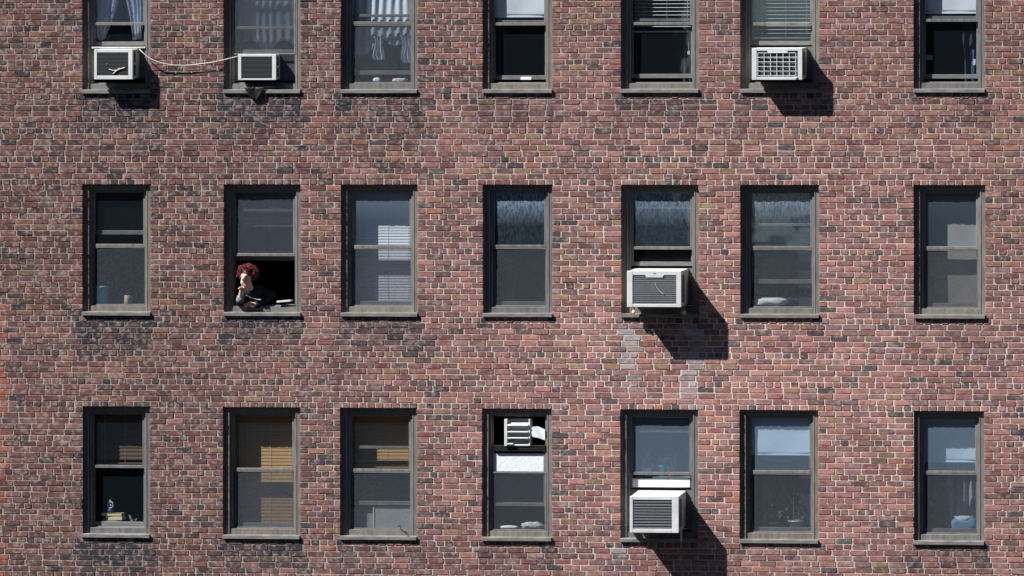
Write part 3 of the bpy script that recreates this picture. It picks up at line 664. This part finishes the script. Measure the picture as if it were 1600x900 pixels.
# louvred fan in the lowered sash of row three
w = WIN[(3, 4)]; Y = .03
fan = empty('louvred_fan', at(808, 695, Y)); tag(fan, 'white louvred window fan standing on the lowered sash', 'fan')
a, b = at(788, 697, Y), at(828, 655, Y)
s = MB(); s.box(a.x, a.x + .035, Y, Y + .16, a.z, b.z); s.box(b.x - .02, b.x, Y + .02, Y + .16, a.z, b.z); s.box(a.x + .035, b.x - .02, Y + .02, Y + .16, a.z, a.z + .02); s.box(a.x + .035, b.x - .02, Y + .13, Y + .16, a.z + .02, b.z)
s.build('housing', M_WHITE, fan, bevel=.004)
for i, py in enumerate((660, 670, 679.5, 688.5)):
    c_ = at(0, py, Y).z; s = MB(); s.box(a.x + .036, b.x - .021 - (.18 if i == 3 else 0), Y - .005, Y + .07, c_ - .006, c_ + .006, lambda x, y, z: (x, y, z + (.030 if y > Y + .02 else 0) * (1 if i == 0 else .25))); s.build('louvre', M_WHITE, fan, bevel=.002)
p = at(841, 678, .06); q = MB(); P4 = [(831, 667), (840, 666), (851.5, 671), (851.5, 688), (841, 684), (829, 682)]; q.add([at(x, y, .05 + .02 * (k % 2)) for k, (x, y) in enumerate(P4)] + [at(x, y, .085) for x, y in P4], [(0, 1, 4, 5), (1, 2, 3, 4), (6, 11, 10, 7), (7, 10, 9, 8)] + [(k, k + 6, (k + 1) % 6 + 6, (k + 1) % 6) for k in range(6)]); o = q.build('white_bag', M_SHADE, None, (p.x, .06, p.z - .07)); tag(o, 'crumpled white bag wedged beside the louvred fan', 'bag')
a, b = at(772, 704, .07), at(853, 695, .07); q = MB(); q.box(a.x, b.x, .062, .125, a.z, b.z, lambda x, y, z: (x, y, z + .01 * math.sin(x * 9))); tag(q.build('dark_shelf', M_BLACK, None, (a.x, .07, a.z), bevel=.004), 'black strip of padding along the top of the lowered sash', 'padding')

# ------------------------------------------------------------------ cable between the first two air conditioners
pts = []
CP = [(218, 77, -.03), (223, 82, -.07), (232, 90, -.075), (243, 95.5, -.07), (256, 99.5, -.06), (270, 101.6, -.052), (285, 102.2, -.048), (300, 101.5, -.045), (316, 99.5, -.045), (332, 97.3, -.05), (350, 93.5, -.05), (363, 90.2, -.052), (373, 87.6, -.05)]
for i in range(len(CP) * 4 - 3):
    k, f = divmod(i, 4); f /= 4; A = at(*CP[k]); B = at(*CP[min(k + 1, len(CP) - 1)]); pts.append(A.lerp(B, f))
q = MB(); q.tube(pts, .0056, 8); tag(q.build('white_cable', M_CABLE, None, pts[0], smooth=True), 'white cable sagging between the two leftmost air conditioners of the top row', 'cable')

# black rag and plastic under the second air conditioner
w = WIN[(1, 2)]; p = at(398, 147, -.035)
q = MB(); q.sheet(lambda u, v: (p.x + (u - .5) * (.26 - .1 * v) + .02 * vnoise(u * 5, v * 5, 1, 2), -.036 - .008 * math.sin(9 * u) + .0 * v, w['z0'] + .075 - .15 * v * (.5 + .5 * math.sin(3.1 * u + .2)) - .02 * vnoise(u * 9, v, 1, 6)), 22, 10)
tag(q.build('black_rag', M_BLACK, None, p, smooth=True, thick=.006), 'torn black plastic hanging over the sill below the small air conditioner', 'rag')
p = at(415, 134, .03); q = MB(); q.blob(p, (.24, .04, .035), 8, .4, 2.5); tag(q.build('foam_strip', mat('navy_foam', (.05, .06, .085), .8), None, p, smooth=True), 'dark blue padding stuffed under the small air conditioner', 'padding')

# ------------------------------------------------------------------ things on the sills
def stand(r, c): return WIN[(r, c)]['zi'] + .001
M_BLUE = mat('blue_plastic', (.07, .46, .68), .35); M_NAVY = mat('navy_cloth', (.03, .05, .14), .9, .2, 20)
z = stand(2, 1); p = at(157, 466, .215)
bu = empty('blue_bucket', (p.x, .215, z)); tag(bu, 'blue plastic bucket in the lower left of a screened window', 'bucket')
MB().lathe((p.x, .215, z), [(.082, 0), (.085, .004), (.098, .185), (.094, .19), (.08, .012)], 24).build('body', M_BLUE, bu, smooth=True)
MB().lathe((p.x, .215, z + .186), [(.098, 0), (.108, .003), (.110, .02), (.105, .03), (.095, .03), (.095, 0)], 24).build('rim', mat('pale_blue_plastic', (.25, .55, .66), .35), bu, smooth=True)
p = at(199, 462, .16); z = stand(2, 1); mg = empty('mug', (p.x, .16, z)); tag(mg, 'small pale mug beside the blue bucket', 'mug')
MB().lathe((p.x, .16, z), [(.033, 0), (.036, .01), (.036, .105), (.031, .105), (.031, .012)], 18).build('cup', mat('stoneware', (.42, .33, .27), .6, .5, 30), mg, smooth=True)
MB().tube([(p.x + .034, .16, z + .085), (p.x + .06, .16, z + .08), (p.x + .06, .16, z + .04), (p.x + .034, .16, z + .03)], .005).build('handle', M_CREAM, mg, smooth=True)
p = at(1203, 472, .20); z = stand(2, 6)
q = MB(); q.blob((p.x, .20, z + .050), (.215, .09, .052), 5, .28, 2.2, 28, 12, .75); tag(q.build('pillow', M_WHITE, None, (p.x, .24, z), smooth=True), 'white pillow lying on the sill of the middle row', 'pillow')
q = MB(); q.blob((p.x + .02, .35, z + .05), (.33, .10, .055), 9, .3, 2, 24, 10, .8); tag(q.build('blue_blanket', M_NAVY, None, (p.x, .34, z), smooth=True), 'dark blue folded cloth behind the white pillow', 'cloth')
# books and ring device
z = stand(3, 1); M_PAGE = mat('cream_paper', (.74, .62, .40), .8, .1, 60, stretch=(1, 1, 20))
def book(px0, px1, y, zb, h, mcover, label, rz=0, d=.14):
    a, b = at(px0, 800, y).x, at(px1, 800, y).x; t = empty('book', ((a + b) / 2, y, zb)); tag(t, label, 'book', 'books on the sill')
    MB().box(a + .004, b - .004, y + .003, y + d - .006, zb + .003, zb + h - .003).build('pages', M_PAGE, t, bevel=.001)
    s = MB(); s.box(a, b, y, y + d, zb, zb + .0028); s.box(a, b, y, y + d, zb + h - .0028, zb + h); s.box(a, b, y + d - .005, y + d - .001, zb + .0028, zb + h - .0028); s.build('cover', mcover, t)
    t.rotation_euler.z = rz; return zb + h
M_CVB = mat('blue_cover', (.03, .06, .15), .5); M_CVC = mat('cream_cover', (.70, .58, .36), .6); M_CVK = mat('dark_cover', (.03, .03, .035), .5)
z1 = book(161, 183, .164, z, .032, M_CVC, 'cream book at the bottom of the stack on the sill')
z2 = book(159.5, 185, .163, z1, .030, M_CVC, 'cream book lying second from the bottom of the stack', .05)
z3 = book(165, 191, .166, z2, .055, M_CVB, 'dark blue book in the middle of the stack', -.04)
z4 = book(157.5, 190, .164, z3, .030, M_CVC, 'cream book on top of the stack, under the ring shaped device', .02)
p = at(173, 790, .20); dv = empty('ring_device', (p.x, .20, z4)); tag(dv, 'small dark device with a white ring on top of the book stack', 'webcam')
MB().lathe((p.x, .20, z4), [(.036, 0), (.04, .006), (.034, .05), (.02, .06)], 18).build('base', M_CVB, dv, smooth=True)
c0 = Vector((p.x, .185, z4 + .098)); MB().tube([c0 + Vector((.036 * math.cos(k * .3307), 0, .036 * math.sin(k * .3307))) for k in range(19)], .0085, 8, closed=True).build('ring', M_WHITE, dv, smooth=True)
MB().blob(c0 + Vector((0, .014, 0)), (.03, .02, .03), 1, 0).build('lens', M_BLACK, dv, smooth=True); MB().blob(c0 + Vector((.008, -.012, -.004)), (.010, .006, .010), 1, 0).build('glint', M_WHITE, dv, smooth=True)
MB().blob(c0 + Vector((0, 0, .052)), (.012, .008, .008), 1, 0).build('knob', M_WHITE, dv, smooth=True)
cup = empty('pen_pot', (at(208, 812, .21).x, .21, z)); tag(cup, 'dark pot holding pale pens at the right of the book stack', 'pen pot')
MB().lathe((WORLD[cup.name].x, .21, z), [(.035, 0), (.038, .07), (.033, .07), (.03, .006)], 16).build('pot', M_CVK, cup, smooth=True)
for dx, lean, hgt in ((-.012, -.03, .125), (.006, -.035, .12), (.018, .03, .085)):
    x = WORLD[cup.name].x + dx; MB().tube([(x, .205, z + .01), (x + lean, .19, z + hgt)], .005, 6).build('pen', M_CREAM, cup)
# pale board with a frame
w = WIN[(3, 3)]; z = stand(3, 3); Y = .15
bd = empty('framed_board', (at(612, 822, Y).x, Y, z)); tag(bd, 'pale grey board with a white edge leaning inside the window', 'board')
xa, xb, zt_ = at(585, 800, Y).x, w['x1'] - .07, at(610, 793, Y).z
s = MB(); s.box(xa, xb, Y, Y + .02, z, zt_); s.build('panel', mat('pale_board', (.34, .37, .39), .7, .08, 6), bd)
s = MB(); s.box(xa - .016, xa, Y - .008, Y + .02, z, zt_ + .014); s.build('edge_strip', M_WHITE, bd, bevel=.002); s = MB(); s.box(xa, xb, Y - .0075, Y + .02, zt_, zt_ + .014); s.build('edge_strip', M_WHITE, bd, bevel=.002)
s = MB(); s.box(w['x0'] + .09, xa - .02, Y + .03, Y + .045, z, zt_ + .004); tag(s.build('grey_board', mat('grey_card', (.24, .27, .29), .8, .08, 6), None, (w['x0'] + .2, Y + .03, z)), 'plain grey card left of the white edged board', 'board')
p0 = [(622, 823, -.005), (624.5, 820.5, -.01), (626.5, 823, -.012), (625.5, 827, -.012), (630, 829, -.015), (634.5, 831.5, -.02), (638, 835.5, -.022), (634, 833.5, -.022), (629, 829.8, -.016)]
q = MB(); q.tube([at(*k) for k in p0], .0055, 6); tag(q.build('black_hook', M_BLACK, None, at(630, 834, -.02), smooth=True), 'bent black hook lying on the sill below the white edged board', 'hook')
# white things on the sill of row three, window four, and row one
z = stand(3, 4)
def lump(r, c, px, py, y, rad, m, name, label, cat, seed, amp=.4, freq=3):
    p = at(px, py, y); z = stand(r, c); q = MB(); q.blob((p.x, y, z + rad[2] * .95), rad, seed, amp, freq, 26, 12, .8); return tag(q.build(name, m, None, (p.x, y, z), smooth=True), label, cat)
lump(3, 4, 833, 778, .155, (.13, .05, .042), mat('towel', (.55, .56, .57), .9, .2, 60, .006), 'folded_towel', 'wrinkled white towel at the right of the sill below the film pane', 'towel', 3)
lump(3, 4, 795, 780, .14, (.115, .035, .022), M_SHADE, 'paper_roll', 'flat roll of white paper left of the wrinkled towel', 'paper', 6, .15)
lump(1, 3, 589, 121, .14, (.045, .03, .028), M_SHADE, 'crumpled_tissue', 'small white crumpled tissue on the sill below the knotted swags', 'tissue', 7)
lump(1, 3, 625, 121, .14, (.085, .03, .024), mat('pinkish_cloth', (.62, .54, .56), .9), 'pale_cloth', 'pale pinkish cloth right of the crumpled tissue', 'cloth', 8)
lump(1, 3, 600, 122, .22, (.26, .05, .02), M_NAVY, 'dark_cloth', 'dark cloth spread along the sill behind the crumpled tissue', 'cloth', 9)
a = at(822, 122.5, .12); q = MB(); q.box(a.x - .065, a.x + .065, .12, .135, a.z - .018, a.z + .016); tag(q.build('sash_lift', M_SHADE, None, (a.x, .12, a.z - .018), bevel=.004), 'small white block under the raised sash of the bright shade window', 'block')
a = at(1076, 82.5, .19); q = MB(); q.box(a.x - .014, a.x + .014, .185, .2, a.z - .02, a.z + .02); q.tube([(a.x, .19, a.z), (a.x - .002, .19, a.z + .16)], .0025, 5); tag(q.build('cord_tassel', M_WHITE, None, a, bevel=.002), 'white cord tassel hanging below the open venetian blind', 'tassel')
a = at(1452, 90, .2); q = MB(); q.box(a.x - .037, a.x + .037, .2, .215, a.z - .03, a.z + .03); tag(q.build('grey_card', mat('grey_paper', (.34, .40, .44), .8), None, (a.x, .2, a.z - .03)), 'small grey card in the left of the top right window', 'card')
a = at(1522, 97, .19); q = MB(); q.box(a.x - .014, a.x + .018, .185, .2, a.z - .035, a.z + .035, lambda x, y, z: (x + .1 * (z - a.z), y, z)); tag(q.build('white_tag', M_WHITE, None, a), 'white tag hanging at the right edge of the top right window', 'tag')
a = at(1521, 118, .22); q = MB(); q.sheet(lambda u, v: (a.x + .03 * u - .012, .22 + .01 * math.sin(8 * u), a.z + .3 - .36 * v), 6, 8); tag(q.build('blue_cord_strip', mat('blue_strip', (.06, .10, .26), .8), None, a, smooth=True, thick=.003), 'blue cloth strip at the right edge of the top right window', 'cloth')
a, b = at(433, 473, .05), at(455, 469, .05); q = MB(); q.box(a.x, b.x, .03, .12, a.z, a.z + .022, lambda x, y, z: (x, y, z + (.014 if x > b.x - .03 else 0))); tag(q.build('folded_paper', M_WHITE, None, a, bevel=.003), 'folded white paper on the sill to the right of the woman', 'paper')
# plants
M_LEAF = mat('leaf_green', (.06, .16, .035), .5, .35, 25); M_STEM = mat('plant_stake', (.34, .26, .15), .8); M_SOIL = mat('soil', (.03, .022, .016), .95)
def pot_plant(px, y, r, h, mpot, label, leaves, stakes, seed, zbase, spread=.09, tall=.22, rim=True):
    rr = random.Random(seed); x = at(px, 800, y).x; t = empty('potted_plant', (x, y, zbase)); tag(t, label, 'plant', 'potted plants')
    MB().lathe((x, y, zbase), [(r * .68, 0), (r * .72, .006), (r * .96, h * .82), (r * 1.08, h * .84), (r * 1.08, h), (r * .98, h), (r * .95, h * .9)], 24).build('pot', mpot, t, smooth=True)
    MB().lathe((x, y, zbase + h * .84), [(.001, .006), (r * .93, .004), (r * .93, 0)], 20).build('soil', M_SOIL, t)
    for sx, sh in stakes: MB().tube([(x + sx, y, zbase + h * .8), (x + sx * 1.15, y, zbase + h + sh)], .004, 6).build('stake', M_STEM, t)
    for k in range(4):
        an = rr.uniform(0, 6.28); MB().tube([(x, y, zbase + h * .85), (x + math.cos(an) * spread * .4, y + math.sin(an) * .03, zbase + h + tall * .45), (x + math.cos(an) * spread * .8, y + math.sin(an) * .05, zbase + h + tall * .8)], [.004, .003, .002], 5).build('stem', M_LEAF, t)
    me = None
    for k in range(leaves):
        an = rr.uniform(0, 6.28); q = rr.random() ** .6 * spread; lp = Vector((x + math.cos(an) * q, y + math.sin(an) * q * .6, zbase + h + rr.uniform(.0, tall)))
        if me is None:
            s = MB(); L = .06; s.add([(0, 0, 0), (.016, .006, L * .35), (0, .012, L), (-.016, .006, L * .35), (0, .0, L * .4)], [(0, 1, 4), (1, 2, 4), (2, 3, 4), (3, 0, 4)]); o = s.build('leaf', M_LEAF, t, (0, 0, 0)); me = o.data; o.location = lp - WORLD[t.name]
        else: o = bpy.data.objects.new('leaf', me); link(o, t, lp)
        o.rotation_euler = (rr.uniform(-1.2, 1.2), rr.uniform(-1.5, 1.5), rr.uniform(0, 6.28)); k_ = rr.uniform(.6, 1.25); o.scale = (k_, k_, k_)
z = stand(3, 6)
pot_plant(1245, .235, .098, .125, mat('celadon_glaze', (.42, .50, .50), .35, .15, 14), 'plant on stakes in a pale glazed pot, right of the bottom row sill', 34, [(-.035, .36), (.075, .42)], 4, z, .10, .30)
pot_plant(1213, .26, .092, .095, mat('violet_glaze', (.10, .10, .22), .4, .3, 20), 'low leafy plant in a violet blue pot', 44, [], 8, z, .16, .20)
zz = at(0, 737, .26).z
sh = MB(); sh.box(WIN[(3, 5)]['x0'] + .06, WIN[(3, 5)]['x1'] - .06, .215, .40, zz - .02, zz); tag(sh.build('plant_shelf', M_CREAM, None, (WIN[(3, 5)]['x0'] + .06, .3, zz - .02)), 'pale shelf behind the dusty pane holding three pots', 'shelf')
pot_plant(1049, .28, .05, .12, mat('terracotta', (.34, .15, .08), .8), 'small plant in a terracotta pot behind the dusty pane', 18, [], 5, zz, .08, .14)
pot_plant(1011, .28, .06, .10, M_SHADE, 'small plant in a white pot behind the dusty pane', 20, [], 6, zz, .10, .16)
pot_plant(1034, .30, .045, .13, M_BLUE, 'small plant in a blue pot behind the dusty pane', 14, [], 7, zz, .06, .12)
# pink strap under the shade, blue bag
M_PINK = mat('pink_cloth', (.42, .24, .30), .9)
q = MB(); Y = .23
pa = [(1190, 713), (1194, 716), (1206, 719), (1220, 720), (1236, 721), (1241, 714), (1245, 704)]
q.sheet(lambda u, v: (lambda A: (A.x, A.y + .01 * v, A.z - .036 * v))(at(np.interp(u, [i / 6 for i in range(7)], [p[0] for p in pa]), np.interp(u, [i / 6 for i in range(7)], [p[1] for p in pa]) - 3, Y)), 24, 3)
q.sheet(lambda u, v: (lambda A: (A.x, A.y, A.z))(at(lerp(1230, 1246, u) - 4 * (v - .5) * (1 if u < .5 else -1), lerp(701, 718, v), Y + .02)), 8, 6)
tag(q.build('pink_strap', M_PINK, None, at(1215, 722, Y), smooth=True, thick=.004), 'pink cloth strap hanging in a loop below the white shade', 'strap')
z = stand(3, 7); p = at(1507, 810, .26)
bg_ = empty('blue_bag', (p.x, .26, z)); tag(bg_, 'light blue bag with a white top inside the lower right window', 'bag')
MB().blob((p.x, .27, z + .075), (.15, .07, .085), 3, .25, 2, 26, 12, .6).build('body', mat('light_blue_cloth', (.20, .42, .62), .7, .25, 14), bg_, smooth=True)
MB().blob((p.x - .01, .27, z + .155), (.11, .05, .03), 5, .5, 3, 22, 10, .8).build('white_top', M_SHADE, bg_, smooth=True)
MB().tube([at(1497, 662 + 70, .3), at(1500, 735, .3), at(1499, 745, .3)], .012, 6).build('handle', M_SHADE, bg_) if False else None

# ------------------------------------------------------------------ the woman leaning out
def skin(name, m, V, E_, R_, parent, origin, root=0, sub=2):
    O = Vector(origin); me = bpy.data.meshes.new(name); me.from_pydata([tuple(Vector(v) - O) for v in V], E_, []); me.materials.append(m)
    o = bpy.data.objects.new(name, me); link(o, parent, O)
    sk = o.modifiers.new('skin', 'SKIN'); sk.use_smooth_shade = True
    for i, s in enumerate(me.skin_vertices[0].data): s.radius = (R_[i], R_[i]); s.use_root = (i == root)
    sb = o.modifiers.new('smooth', 'SUBSURF'); sb.levels = sub; sb.render_levels = sub
    return o
M_SKIN = mat('skin', (.68, .44, .36), .55, .08, 40); M_HAIR = mat('red_hair', (.15, .016, .013), .42, .6, 60, spec=.5); M_KNIT = mat('black_knit', (.012, .013, .022), .9, .3, 60); M_CUFF = mat('grey_cuff', (.16, .18, .21), .9, .3, 60)
H = at(384.5, 434.5, -.03)
def hp(dx, dy, dz): return H + Vector((dx, dy, dz))
zst = WIN[(2, 2)]['zi'] + .01
per = empty('person', (H.x + .1, .35, zst - .35)); tag(per, 'woman with curly red hair in a dark sweater leaning out of an open window', 'person')
EL1 = at(375, 476, .0); WR1 = at(375.5, 463, -.055); HD1 = at(377.5, 453.5, -.085)
EL2 = at(414, 475, .13); WR2 = at(398, 476, .04); HD2 = at(391, 475, .02)
SH1 = hp(-.10, .20, -.22); SH2 = hp(.22, .24, -.21)
B = [hp(.10, .55, -.50), hp(.09, .42, -.36), hp(.06, .28, -.24), hp(.03, .13, -.155), hp(.012, .055, -.085), hp(-.005, .0, -.055), hp(0, .005, .01), hp(.004, .02, .065), hp(-.012, -.055, -.075),
     SH1, EL1, WR1, HD1, SH2, EL2, WR2, HD2]
Ed = [(0, 1), (1, 2), (2, 3), (3, 4), (4, 5), (5, 6), (6, 7), (5, 8), (2, 9), (9, 10), (10, 11), (11, 12), (2, 13), (13, 14), (14, 15), (15, 16)]
Rd = [.10, .10, .07, .042, .044, .058, .074, .060, .030, .05, .036, .026, .028, .05, .036, .026, .028]
# nose, then fingers as chains rooted in the palms
nz_ = len(B); B += [hp(-.018, -.075, -.005), hp(-.024, -.093, -.022)]; Ed += [(6, nz_), (nz_, nz_ + 1)]; Rd += [.018, .013]
def fingers(hand, wrist, dirs, hi):
    for d, L in dirs:
        k = len(B); d = Vector(d).normalized(); c1 = hand + d * L * .45; c2 = c1 + (d + Vector((0, -.3, -.5))).normalized() * L * .32; c3 = c2 + (d + Vector((.1, .1, -1.3))).normalized() * L * .25
        B.extend([c1, c2, c3]); Ed.extend([(hi, k), (k, k + 1), (k + 1, k + 2)]); Rd.extend([.0095, .0085, .0075])
fingers(HD1, WR1, [((.25, -.5, 1), .085), ((.55, -.5, .9), .09), ((-.1, -.6, .9), .08), ((-.4, -.6, .7), .065), ((.9, -.2, .45), .06)], 12)
fingers(HD2, WR2, [((-1, -.35, .25), .085), ((-1, -.5, .0), .09), ((-1, -.3, -.25), .08), ((-.9, -.2, -.5), .065), ((-.5, -.6, .6), .055)], 16)
skin('body', M_SKIN, B, Ed, Rd, per, WORLD[per.name], 0, 2)
SV = [hp(.10, .56, -.52), hp(.09, .42, -.36), hp(.06, .27, -.245), hp(.020, .085, -.118), SH1 + Vector((0, .01, .0)), EL1 + Vector((0, .01, .005)), EL1.lerp(WR1, .8), SH2, EL2, EL2.lerp(WR2, 1.05)]
skin('sweater', M_KNIT, SV, [(0, 1), (1, 2), (2, 3), (2, 4), (4, 5), (5, 6), (2, 7), (7, 8), (8, 9)], [.15, .16, .13, .066, .085, .058, .042, .088, .060, .044], per, WORLD[per.name], 0, 2)
MB().tube([EL1.lerp(WR1, .45), EL1.lerp(WR1, .6), EL1.lerp(WR1, .95)], [.048, .049, .041], 14).build('cuff', M_CUFF, per, smooth=True)
q = MB()
for i in range(15):
    f = i / 14; c_ = at(lerp(385, 407, f), lerp(461.5, 468.5, f) + 1.6 * math.sin(math.pi * f), lerp(-.075, -.02, f)); q.blob(c_, (.0085, .0085, .0085), i, 0, nu=8, nv=6)
q.build('bead_chain', M_CREAM, per, smooth=True)
q = MB()
for i in range(620):
    th = random.uniform(0, 6.283); ph = math.acos(random.uniform(-.62, 1)); rr = random.uniform(.78, 1.18)
    d = Vector((math.sin(ph) * math.cos(th) * .108, math.sin(ph) * math.sin(th) * .100, math.cos(ph) * .100))
    if d.y < .015 and d.z < .052 and abs(d.x + .012) < .092: continue
    if d.z < -.02 and d.y < .0: continue
    c_ = hp(.008, .034, .044) + d * rr; ax = Vector((random.gauss(0, 1), random.gauss(0, 1), random.gauss(0, 1))).normalized(); u = ax.orthogonal().normalized(); v_ = ax.cross(u); cr = random.uniform(.011, .021)
    q.tube([c_ + u * cr * math.cos(a) + v_ * cr * math.sin(a) + ax * (.006 * a - .016) for a in [k * .95 for k in range(7)]], [.003, .0042, .0046, .0046, .0044, .0038, .002], 4)
q.build('hair', M_HAIR, per, smooth=True)
MB().blob(hp(.010, .040, .058), (.088, .086, .066), 2, .25, 3).build('hair_mass', M_HAIR, per, smooth=True)
for s in (-1, 1):
    MB().blob(hp(-.013 + .031 * s, -.073, .006), (.016, .010, .010), 1, 0, nu=10, nv=8).build('eye', M_BLACK, per, smooth=True)
    MB().tube([hp(-.012 + .015 * s, -.081, .024), hp(-.012 + .032 * s, -.080, .029), hp(-.012 + .048 * s, -.068, .024)], .0045, 6).build('eyebrow', M_HAIR, per, smooth=True)
MB().tube([hp(-.035, -.082, -.052), hp(-.016, -.090, -.050), hp(.006, -.082, -.052)], [.003, .006, .003], 6).build('lips', mat('lips', (.35, .10, .09), .5), per, smooth=True)
a = at(386, 449, -.11); MB().tube([HD1 + Vector((.01, -.03, .06)), hp(-.018, -.105, -.050)], .0045, 6).build('cigarette', M_WHITE, per)

# ------------------------------------------------------------------ unseen blocks across the street, added to shape window reflections and sky fill
M_OPP = mat('opposite_brick', (.13, .085, .07), .9, .2, .6); M_OPW = mat('opposite_glass', (.03, .035, .04), .2)
ground = MB(); ground.add([(-900, -900, -24), (900, -900, -24), (900, 300, -24), (-900, 300, -24)], [(0, 1, 2, 3)]); tag(ground.build('ground', mat('asphalt', (.03, .031, .033), .9, .2, .8)), kind='structure')
for i, (x0, x1, y, top, nm) in enumerate(((-170, -91, -92, 40, 'far left'), (-91, -19.5, -88, 52, 'left'), (-19.5, -11, -84, -5, 'low middle'), (-11, 67, -86, 50, 'right'), (67, 150, -92, 44, 'far right'))):
    t = empty('unseen_building', ((x0 + x1) / 2, y, -24)); tag(t, 'unseen dark apartment block added across the street behind the viewpoint, %s one of five' % nm, 'building', 'unseen blocks added across the street')
    MB().box(x0, x1, y - 18, y, -24, top).build('wall', M_OPP, t)
    s = MB(); s.box(x0 - .4, x1 + .4, y - 18, y + .5, top, top + 1.2); s.build('cornice', M_OPP, t)
    s = MB(); nx = int((x1 - x0) / 4)
    for k in range(nx):
        for l in range(int((top + 22) / 3.2)): cx = x0 + 4 * k + 2.2; s.box(cx - .7, cx + .7, y + .02, y + .06, -22 + 3.2 * l, -20.2 + 3.2 * l)
    o = s.build('windows', M_OPW, t); o['kind'] = 'stuff'
